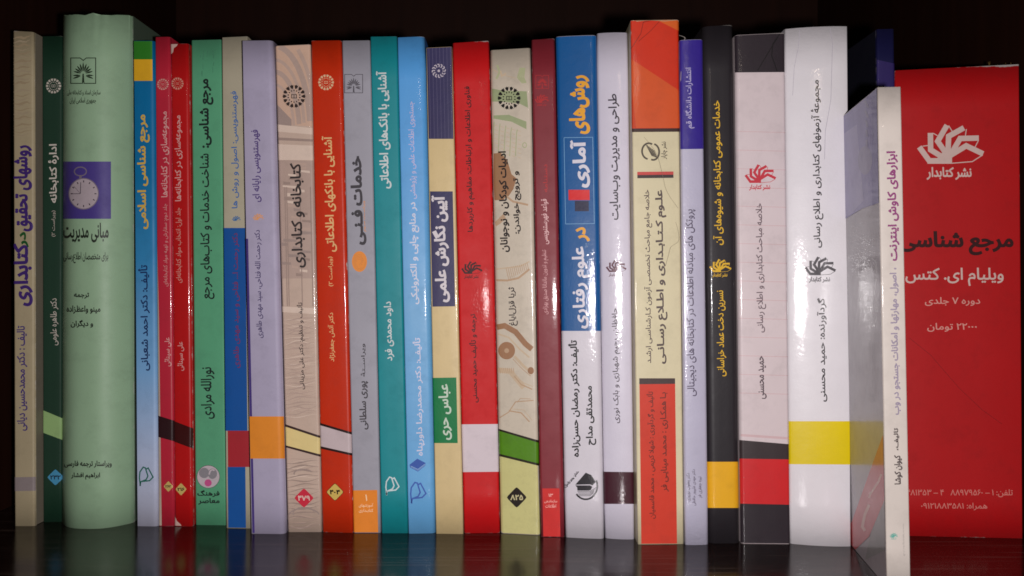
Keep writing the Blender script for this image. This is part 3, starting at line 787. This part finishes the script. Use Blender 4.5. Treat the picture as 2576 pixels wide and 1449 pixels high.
for i in range(5):
    x = 1045+i*42; pr.stroke(Q(K1, ((x, 880+i*14), (x-6, 960), (x-14, 1130))), 2.2, 1)
    for j in range(7): pr.stroke(Q(K1, ((x+4, 905+j*32+i*10), (x+26, 912+j*32+i*10))), 1.4, 3)
pr.ring(*K1(1265, 1050), 5, 6, 2.2, 1)
pr.poly(Q(K1, ((1042, 1110), (1090, 1105), (1140, 1160), (1170, 1260), (1205, 1290), (1190, 1350), (1130, 1420), (1110, 1449), (1048, 1449), (1040, 1300))), 2)
pr.poly(Q(K2, ((1048, 0), (1190, 0), (1150, 60), (1090, 85), (1050, 80))), 2)
pr.poly(Q(K2, ((1050, 250), (1085, 215), (1110, 190), (1130, 220), (1090, 260), (1060, 280))), 4)
pr.stroke(Q(K2, ((1130, 60), (1180, 100), (1290, 125))), 5, 4)
pr.stroke(Q(K2, ((1062, 590), (1140, 580), (1230, 570), (1300, 535))), 3, 3); pr.stroke(Q(K2, ((1062, 670), (1140, 672), (1220, 655), (1300, 590))), 5, 4)
for i in range(12): pr.stroke(Q(K2, ((1130+i*14, 580-i*3), (1150+i*13, 665-i*7))), 1.6, 4)
pr.stroke(Q(K2, ((1065, 1010), (1120, 1000), (1200, 1045), (1270, 1130), (1318, 1170))), 14, 2)
pr.stroke(Q(K2, ((1075, 1060), (1150, 1085), (1230, 1170), (1300, 1230))), 4, 3)
pr.disc(*K2(1135, 1180), 21, 22, 2); pr.disc(*K2(1135, 1180), 6, 6, 4)
pr.stroke(Q(K2, ((1190, 1220), (1255, 1290), (1320, 1345))), 7, 3); pr.stroke(Q(K2, ((1180, 1240), (1245, 1310), (1310, 1365))), 1.6, 4)
pr.stroke(Q(K2, ((1072, 1320), (1160, 1330), (1210, 1390), (1260, 1449))), 13, 3)
for i in range(8): pr.stroke(Q(K2, ((1085+i*14, 1305), (1090+i*14, 1345))), 1.6, 4)
pr.disc(*K2(1310, 1325), 8, 9, 2)
pr.stroke(Q(K3, ((1190, 0), (1240, 60), (1320, 95))), 3, 4); pr.stroke(Q(K3, ((1205, 5), (1260, 50), (1325, 75))), 2, 3)
pr.stroke(Q(K3, ((1085, 300), (1150, 260), (1200, 185), (1330, 175))), 2.4, 4); pr.stroke(Q(K3, ((1150, 250), (1240, 265), (1300, 330))), 3, 4); pr.stroke(Q(K3, ((1160, 235), (1260, 245), (1320, 320))), 1.5, 3)
pr.stroke(Q(K3, ((1210, 190), (1235, 160), (1310, 165))), 1.5, 4)
b.put('cover_drawing', pr, [(158, 168, 128), (176, 180, 140), (160, 118, 86), (202, 180, 152), (188, 156, 126), (206, 200, 136)], 0)
b.bands([(1077, 1108, 1146, 1172, (40, 34, 20)), (1082, 1114, 1140, 1166, (84, 136, 26))])
b.emblem(rosette, 1281, 246.5, 29, [(28, 26, 24)])
b.text('ادبیات کودکان و نوجوانان', 1256, 1281, 380, 634, (40, 30, 28), 0.022)
b.text('و ترویج خواندن:', 1291, 1312, 430, 588, (40, 30, 28), 0.022)
b.text('ثریا قزل‌ایاغ', 1280, 1302, 722, 819, (44, 34, 32), 0.006, 'author_lettering')
b.diamond(1300, 1250.5, 26, 27, (40, 32, 28), '۸۲۵', (206, 196, 150))

# 18
b = Book('maroon paperback with a small red foot block and faint red emblems', [(1337, 100), (1396, 96), (1421, 1351), (1361, 1350)], (128, 38, 48), r=(1.0, 1.6), rough=.4, coat=.15, wear=.28)
b.bands([(1228, 1228, 1352, 1352, (206, 34, 30), 1364.5, 1407.5)])
rd = (178, 36, 38)
b.emblem(tree_emblem, 1364, 205, 16, [rd]); b.emblem(fan_emblem, 1363, 248, 18, [rd])
b.text('دستنامه', 1366, 1377, 413, 483, rd, 0.0, 'series_lettering')
b.text('قواعد فهرستنویسی', 1362, 1381, 500, 614, (222, 176, 176), 0.006)
b.text('تنظیم و تدوین ماندانا صدیق بهزادی', 1364, 1381, 628, 790, (208, 150, 152), 0.0, 'editor_lettering')
b.text('۱۳', 1380, 1391, 1241, 1249, (244, 190, 180), 0.0, 'volume_number', rot=False)
b.text('سازماندهی', 1369, 1402, 1256, 1265, (244, 180, 170), 0.0, 'series_lettering', rot=False)
b.text('اطلاعات', 1372, 1399, 1267, 1276, (244, 180, 170), 0.0, 'series_lettering', rot=False)

# 19
b = Book('blue and white laminated paperback with a yellow and white title and red square', [(1399, 92), (1501, 88), (1521, 1355), (1423, 1351)], (212, 206, 214), r=(1.2, 2.2), bulge=.5, rough=.36, coat=.45, wear=.15, bump=.8, grime=.12)
b.bands([(90, 86, 832, 832, (6, 84, 146)), (477, 477, 503, 503, (214, 26, 30), 1430, 1483), (505, 505, 531, 531, (30, 28, 62), 1446, 1481)])
pr = Print(); pr.stroke([(1419, 346), (1491, 345), (1495, 562), (1423, 563), (1419, 346)], 1.3)
b.put('title_frame', pr, [(120, 168, 206)], 2)
yl = (232, 164, 40); wh = (216, 212, 222)
b.text('روش‌های', 1431, 1484, 189, 337, yl, 0.03)
b.text('آماری', 1435, 1484, 352, 472, wh, 0.03)
b.text('در', 1448, 1484, 571, 607, yl, 0.03)
b.text('علوم رفتاری', 1440, 1486, 619, 826, wh, 0.02)
b.text('تألیف: دکتر رمضان حسن‌زاده', 1432, 1459, 855, 1149, INK, 0.022, 'author_lettering')
b.text('محمدتقی مداح', 1473, 1499, 970, 1119, INK, 0.022, 'author_lettering')
pr = Print(); K = lambda X, Y: (1320.7+X*.3473, 945.9+Y*.3473)
pr.poly([K(*p) for p in ((365, 785), (440, 698), (480, 715), (512, 765), (490, 790), (470, 783))], 0)
pr.poly([K(*p) for p in ((365, 790), (470, 790), (488, 800), (478, 822), (465, 828), (380, 828), (378, 805))], 0)
for i in range(4): pr.stroke([K(380+i*4, 835+i*10), K(470, 835+i*10), K(515-i*6, 806+i*12)], 1.3, 0)
a_ = [K(440+83*math.cos(t), 795+100*math.sin(t)) for t in [math.radians(60-d) for d in range(0, 0)]]
pr.stroke([K(440+84*math.cos(math.radians(d)), 795+96*math.sin(math.radians(d))) for d in range(-25, 150, 12)], 4.4, 0)
pr.text('نشر ویرایش', *K(318, 0)[:1], K(352, 0)[0], K(0, 690)[1], K(0, 808)[1], 0.03, rot=True, edge=-0.85)
b.put('publisher_emblem', pr, [(34, 30, 36)], 2)

# 20
b = Book('white paperback with a dark maroon block near its foot', [(1501, 84), (1580, 82), (1597, 1356), (1522, 1353)], (210, 204, 218), r=(1.0, 1.4), bulge=1.0, rough=.3, coat=.8, wear=.08, bump=.8, grime=.12)
b.bands([(1186, 1187, 1267, 1267, (66, 26, 38))])
b.text('طراحی و مدیریت وب‌سایت', 1532, 1560, 236, 553, (56, 48, 60), 0.008)
b.emblem(fan_emblem, 1550, 669, 26, [(96, 52, 66)])
b.text('حافظان، رحیم شهبازی و بابک نوری', 1541, 1561, 774, 1064, (70, 60, 72), 0.004, 'author_lettering')

# 21
b = Book('tall cream hardback with an orange top and orange lower block, threads hanging off', [(1581, 51), (1707, 49), (1721, 1368), (1598, 1369)], (214, 203, 168), r=(.7, 1.2), rough=.38, coat=.25, wear=.3, bump=.4, board=.002, inset=.002, depth=.175)
red_o = (206, 50, 24)
b.bands([(48, 46, 323, 322, red_o), (323, 322, 332, 331, (62, 40, 38)), (432, 431, 440, 439, (200, 74, 70), 1603, 1694), (440, 439, 448, 447, (64, 52, 52), 1603.2, 1694),
         (951, 951, 966, 965, (66, 48, 46), 1608, 1698), (966, 965, 1371, 1370, (206, 56, 34), 1608.5, 1698.2)])
pr = Print(); pr.poly([(1583, 145), (1706, 226), (1709, 322), (1585, 322)], 0); pr.poly([(1652, 50), (1706, 50), (1708, 78)], 1)
pr.poly([(1584, 172), (1584, 322), (1600, 322)], 2)
b.put('printed_facets', pr, [(210, 84, 36), (216, 96, 34), (198, 66, 30)], 2)
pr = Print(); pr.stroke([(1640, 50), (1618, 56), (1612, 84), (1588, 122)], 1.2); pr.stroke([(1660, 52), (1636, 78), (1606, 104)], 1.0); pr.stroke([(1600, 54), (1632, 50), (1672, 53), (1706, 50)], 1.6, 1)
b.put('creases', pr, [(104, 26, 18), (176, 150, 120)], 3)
pr = Print()
pr.ring(1632, 380, 17, 20, 4.5, 0, 20, math.radians(100), math.radians(300)); pr.ring(1643, 382, 15, 20, 4.5, 0, 20, math.radians(-80), math.radians(110))
for i in range(6): pr.stroke([(1624+i*4, 362+i*3), (1640+i*2.6, 392+i*1.0)], 1.8, 0)
pr.text('نشر چاپار', 1663, 1679, 356, 400, 0.01, rot=True)
b.put('publisher_emblem', pr, [(86, 78, 66)], 2)
tx = (92, 78, 74)
b.text('خلاصه جامع مباحث تخصصـی آزمون کـارشناسـی ارشـد', 1620, 1642, 477, 913, tx, 0.006, 'subtitle_lettering')
b.text('علـوم کـتـابـداری و اطـلاع رسـانـی', 1650, 1678, 477, 915, (88, 74, 70), 0.022)
tx = (104, 34, 24)
b.text('تألیف و گردآوری : شهلا کریمی ، محمد قاسمیان', 1628, 1648, 984, 1304, tx, 0.006, 'author_lettering')
b.text('بـا همکـاری : محمـد مینایـی فر', 1661, 1681, 986, 1236, tx, 0.006, 'author_lettering')
book21 = b

# 22
b = Book('narrow lavender grey paperback with a purple top, shrink wrapped and creased', [(1708, 101), (1768, 99), (1783, 1369), (1722, 1370)], (188, 184, 204), r=(.9, 1.4), bulge=.6, rough=.3, coat=.9, wear=.1, bump=1.3, grime=.15)
b.bands([(98, 96, 375, 374, (54, 38, 138))])
b.text('انتشارات دانشگاه قم', 1723, 1746, 170, 323, (178, 170, 206), 0.008, 'publisher_lettering')
b.text('پروتکل های مبادله اطلاعات در کتابخانه های دیجیتالی', 1726, 1752, 526, 996, (92, 84, 104), 0.002)
for i, (t, y0, y1) in enumerate((('دکتر یعقوب نوروزی', 1189, 1260), ('دکتر مهدی علیپور حافظی', 1180, 1271), ('نیره جعفری فر', 1198, 1252))):
    b.text(t, 1726+i*14.5, 1737+i*14.5, y0, y1, (104, 96, 112), 0.0, 'author_lettering')

# 23
b = Book('charcoal hardback with yellow lettering and a yellow block near its foot', [(1760, 66), (1846, 62), (1863, 1366), (1782, 1367)], (40, 36, 40), r=(3.5, 3.0), rough=.4, coat=.2, wear=.04, bump=.5, board=.002, inset=.002)
b.bands([(1161, 1161, 1277, 1277, (232, 172, 30))])
yl = (222, 176, 44)
b.text('خدمات عمومی کتابخانه و شیوه‌های آن', 1791, 1818, 253, 616, yl, 0.006)
b.emblem(fan_emblem, 1812, 668, 28, [yl])
b.text('نسرین دخت عماد خراسانی', 1802, 1826, 730, 946, yl, 0.004, 'author_lettering')

# 24
b = Book('pinkish white hardback with charcoal top and a red block near its foot', [(1850, 88), (1974, 82), (1988, 1368), (1863, 1367)], (212, 197, 199), r=(1.6, 1.2), rough=.34, coat=.25, wear=.06, bump=.35, board=.002, inset=.002)
ch = (44, 36, 42)
b.bands([(84, 78, 182, 181, ch), (1106, 1117, 1153, 1155, (56, 46, 48)), (1153, 1155, 1266, 1269, (204, 36, 40)), (1266, 1269, 1371, 1372, ch)])
pr = Print()
for i in range(15): 
    y = 330+i*47; pr.stroke([(b.ex(y, 0)+1, y), (b.ex(y, 1)-1, y+3)], 1.5)
pr.stroke([(1864, 1094), (1984, 1102)], 6)
b.put('printed_lines', pr, [(206, 176, 178)], 1)
pr = Print(); pr.stroke([(1905, 178), (1940, 120), (1962, 84)], 2.2); pr.stroke([(1955, 180), (1941, 140), (1944, 110), (1962, 84)], 2.6)
b.put('creases', pr, [(22, 18, 20)], 2)
b.emblem(fan_emblem, 1912.5, 437, 40, [(196, 50, 64)])
b.text('خلاصه مباحث کتابداری و اطلاع رسانی', 1902, 1926, 511, 836, (108, 92, 98), 0.004)
b.text('حمید محسنی', 1907, 1928, 895, 1003, (96, 82, 88), 0.008, 'author_lettering')

# 25
b = Book('thick white hardback with a broad bright yellow block near its foot', [(1974, 73), (2132, 66), (2141, 1374), (1988, 1367)], (222, 217, 221), r=(.8, .6), bulge=1.5, rough=.3, coat=.8, wear=.04, bump=.7, grime=.1, board=.002, inset=.002, side=(206, 202, 210))
b.bands([(1059, 1059, 1167, 1168, (222, 196, 6))])
b.text('مجموعۀ آزمونهای کتابداری و اطلاع رسانی', 2041, 2070, 201, 623, (46, 40, 44), 0.008)
b.emblem(fan_emblem, 2063, 669, 40, [(62, 56, 62)])
b.text('گردآورنده: حمید محسنی', 2056, 2080, 749, 1010, (52, 46, 50), 0.008, 'author_lettering')
pr = Print(); pr.stroke([(2012, 74), (2008, 120), (1998, 170), (1994, 240)], 1.0); pr.stroke([(2088, 70), (2094, 110), (2090, 250), (2076, 330), (2074, 400)], 1.2)
b.put('wrapper_creases', pr, [(178, 172, 182)], 1)

# 26
b = Book('navy blue book behind the small white one, only its top showing', [(2206, 73), (2251, 72), (2262, 1350), (2216, 1350)], (18, 18, 62), side=(16, 16, 30), r=(.8, 1.4), rough=.5, coat=.1, wear=.06, bump=.5, clamp=False)
pr = Print(); pr.poly([(2206, 150), (2251, 160), (2253, 240), (2207, 240)])
b.put('printed_bands', pr, [(42, 30, 88)], 1)

# 27  the small white one standing forward
b = Book('small white paperback standing forward of the row, glossy cover turned outward', [(2208, 219), (2267, 218), (2292, 1483), (2232, 1480)], (200, 190, 182), side=(196, 190, 194), r=(.5, .6), rough=.34, coat=.25, wear=.10, depth=.098, slope=.145, clamp=False, bump=.35)
b.text('ابزارهای کاوش اینترنت', 2232, 2261, 380, 656, (132, 50, 108), 0.022)
b.text('، اصول، مهارتها و امکانات جستجو در وب', 2241, 2263, 673, 1043, (142, 130, 150), 0.02, 'subtitle_lettering')
b.text('تالیف،', 2248, 2262, 1076, 1132, (74, 62, 62), 0.02, 'author_lettering')
b.text('کیوان کوشا', 2249, 2270, 1144, 1218, (74, 62, 62), 0.026, 'author_lettering')
b.emblem(fan_emblem, 2248, 1346, 10, [(70, 160, 146)])
pr = Print(); pr.text('www.ketabdar.org', 2270, 2276, 1316, 1398, 0.0, edge=b.lean); b.put('web_lettering', pr, [(170, 164, 158)], 2)
small = b
def side_map(x, y):
    # the outward left cover: the plane through the spine's left edge along the book's depth
    D0 = small.Dl; t = 0.03
    for _ in range(12):
        D = D0+t; z = HC+(CY-y)*D/F
        X0 = small.X(0, z)
        t = (X0-D0*(x-CX)/F)/((x-CX)/F-small.slope)
        t = min(max(t, 0.0012), 0.096)
    D = D0+t; z = min(max(HC+(CY-y)*D/F, 0.0004), small.zl-0.0003)
    n = Vector((-1, small.slope, 0)).normalized()
    return Vector((small.X(0, z)+small.slope*t, D, z)), n, (t*1000, z*1000)
K = lambda X, Y: (2072.8+X*.3473, Y*.3473); K5 = lambda X, Y: (2072.8+X*.3473, 471.7+Y*.3473); K6 = lambda X, Y: (2072.8+X*.3473, 945.9+Y*.3473)
pr = Print()
pr.poly([K(402, 600), K(402, 1340), K5(402, 110), K5(280, 150), K5(150, 230), K(100, 1400), K(100, 700), K(300, 640)], 0)
pr.poly([K(345, 640), K(402, 600), K(412, 1340), K5(402, 100), K5(352, 130), K(350, 1300)], 1)
pr.poly([K(100, 1000), K(240, 900), K(290, 1449), K5(200, 190), K5(100, 230)], 2)
pr.disc(*K(300, 1160), 18, 36, 3)
for i in range(5): pr.stroke([K(300+i*3, 730+i*70), K(325-i*3, 780+i*70)], 5, 3)
pl_ = pr; pr = Print(); pr.poly([K6(428, 430), K6(446, 430), K6(446, 900), K6(330, 1160), K6(230, 1330), K6(140, 1180), K6(205, 1050), K6(330, 700)], 4)
pr.poly([K6(446, 900), K6(450, 1260), K6(300, 1330), K6(340, 1140)], 5)
pr.stroke([K6(418, 710), K6(400, 760), K6(340, 850), K6(330, 880)], 5, 6); pr.stroke([K6(330, 930), K6(300, 1000), K6(280, 1090), K6(300, 1120)], 7, 6)
ps_ = Print(); rnd = random.Random(11)
for i in range(16):
    x = 205+i*11+rnd.uniform(-4, 4); y = rnd.uniform(1010, 1230)
    ps_.stroke([K5(x, y), K5(x+4, y+rnd.uniform(90, 230))], rnd.uniform(.8, 2.4), 7, True)
cm_ = [small.ink(c, rough=.3, coat=.6, bump=.5, wear=0.0, W=1e5, H=1e5) for c in ((96, 86, 152), (64, 52, 132), (128, 120, 168), (108, 100, 140), (188, 60, 64), (132, 132, 130), (206, 160, 146), (120, 110, 116))]
small.cover_l.data.materials[0] = small.ink((150, 144, 148), rough=.3, coat=.6, bump=.5, wear=0.0, W=1e5, H=1e5)
ps_.build('scuff_marks', side_map, cm_, small.cover_l, (), 0.00012); pl_.build('cover_picture', side_map, cm_, small.cover_l, (), 0.00012); pr.build('cover_picture', side_map, cm_, small.cover_l, (), 0.00012)

# 28 slipcase
b = Book('red card slipcase of a seven volume set, white emblem on its front', [(2252, 177), (2565, 161), (2574, 1354), (2261, 1347)], (176, 13, 18), side=(110, 14, 18), r=(.6, .8), rough=.5, wear=.28, bump=.3, name='slipcase', cat='slipcase', clamp=False, front='front_panel', group=None, boards=('side_panel', 'side_panel'), depth=.15, board=.0015, inset=.001)
w2 = (206, 180, 172)
pr = Print(); pr.stroke([(2288, 850), (2340, 892), (2412, 975), (2470, 1030), (2520, 1066)], 1.0)
b.put('scratch', pr, [(124, 8, 14)], 1)
b.emblem(fan_emblem, 2391, 363, 85, [w2])
b.text('مرجع شناسی', 2262, 2549, 581, 642, (52, 12, 14), 0.028, rot=False)
b.text('ویلیام ای. کتس', 2277, 2524, 673, 719, w2, 0.004, 'author_lettering', rot=False)
b.text('دوره ۷ جلدی', 2326, 2465, 747, 769, (214, 150, 140), 0.0, 'set_lettering', rot=False)
b.text('۲۲۰۰۰ تومان', 2332, 2457, 812, 834, (214, 150, 140), 0.0, 'price_lettering', rot=False)
b.text('تلفن: ۱ – ۸۸۹۷۹۵۶۰   ۴ – ۶۶۴۸۱۳۵۳', 2262, 2547, 1230, 1250, (206, 120, 112), 0.0, 'telephone_lettering', rot=False)
b.text('همراه: ۰۹۱۲۱۸۸۳۵۸۱', 2316, 2483, 1264, 1283, (206, 120, 112), 0.0, 'telephone_lettering', rot=False)

# loose threads on the tall orange and cream book
def thread(pts, rad, mat, parent, mapper):
    vs = []; fs = []; P = []
    for x, y, out in pts:
        p, n, _ = mapper(x, y); P.append(p+n*out)
    Q_ = []
    for i in range(len(P)-1):
        for k in range(4):
            t = k/4; a0 = P[max(i-1, 0)]; a1 = P[i]; a2 = P[i+1]; a3 = P[min(i+2, len(P)-1)]
            Q_.append(0.5*((2*a1)+(a2-a0)*t+(2*a0-5*a1+4*a2-a3)*t*t+(3*a1-a0-3*a2+a3)*t**3))
    Q_.append(P[-1])
    for p in Q_:
        for k in range(5): vs.append(p+Vector((math.cos(k*1.2566)*rad, math.sin(k*1.2566)*rad*0.6, math.sin(k*1.2566)*rad*0.8)))
    for i in range(len(Q_)-1):
        for k in range(5): fs.append((i*5+k, i*5+(k+1) % 5, i*5+5+(k+1) % 5, i*5+5+k))
    return mesh('loose_thread', vs, fs, mat, parent, smooth=True)
tm = cover_mat('thread_grey', lin((150, 138, 116)), rough=.8, bump=0)
tw = cover_mat('thread_white', lin((200, 190, 180)), rough=.8, bump=0)
K = lambda X, Y, o=.0006: (1320.7+X*.3473, 471.7+Y*.3473, o)
thread([(1620+0, 345, .0006), (1650, 385, .0007), (1664, 432, .0008), K(1015, 0), K(1050, 70), K(1105, 150, .0012)], .00006, tm, book21.root, book21.map)
thread([K(1090, 250), K(1110, 330), K(1108, 390), K(1055, 430), K(1040, 480), K(1015, 570)], .00006, tm, book21.root, book21.map)
thread([(1704, 90, .0012), (1709, 96, .003), (1706, 110, .0022), (1708, 150, .0016), (1705, 190, .002), (1707, 222, .001)], .00012, tw, book21.root, book21.map)

# straw coloured frayed tassel behind the slipcase's far top corner
tz = b.zr
t = thing('tassel', 'frayed straw coloured tassel poking up behind the red slipcase', 'tassel', (0.238, 0.43, 0.2))
vs = []; fs = []; rnd = random.Random(4)
for i in range(12):
    x = 0.2295+rnd.uniform(-.004, .006); y = 0.40+rnd.uniform(0, .012); h_ = rnd.uniform(.001, .006); n0 = len(vs); dx = rnd.uniform(-.0016, .0016)
    for (ax, az) in ((-.0005, -.02), (.0005, -.02), (.0004+dx*.5, h_*.5), (dx, h_), (-.0004+dx*.5, h_*.5)):
        vs += [(x+ax, y, tz+az), (x+ax, y+.0004, tz+az)]
    k = [n0+2*q for q in range(5)]
    fs += [tuple(k), tuple(q+1 for q in reversed(k))]+[(k[q], k[q]+1, k[(q+1) % 5]+1, k[(q+1) % 5]) for q in range(5)]
mesh('fringe', vs, fs, cover_mat('straw', lin((84, 62, 22)), rough=.8, bump=0), t)

print('CLAMPED', REPORT)
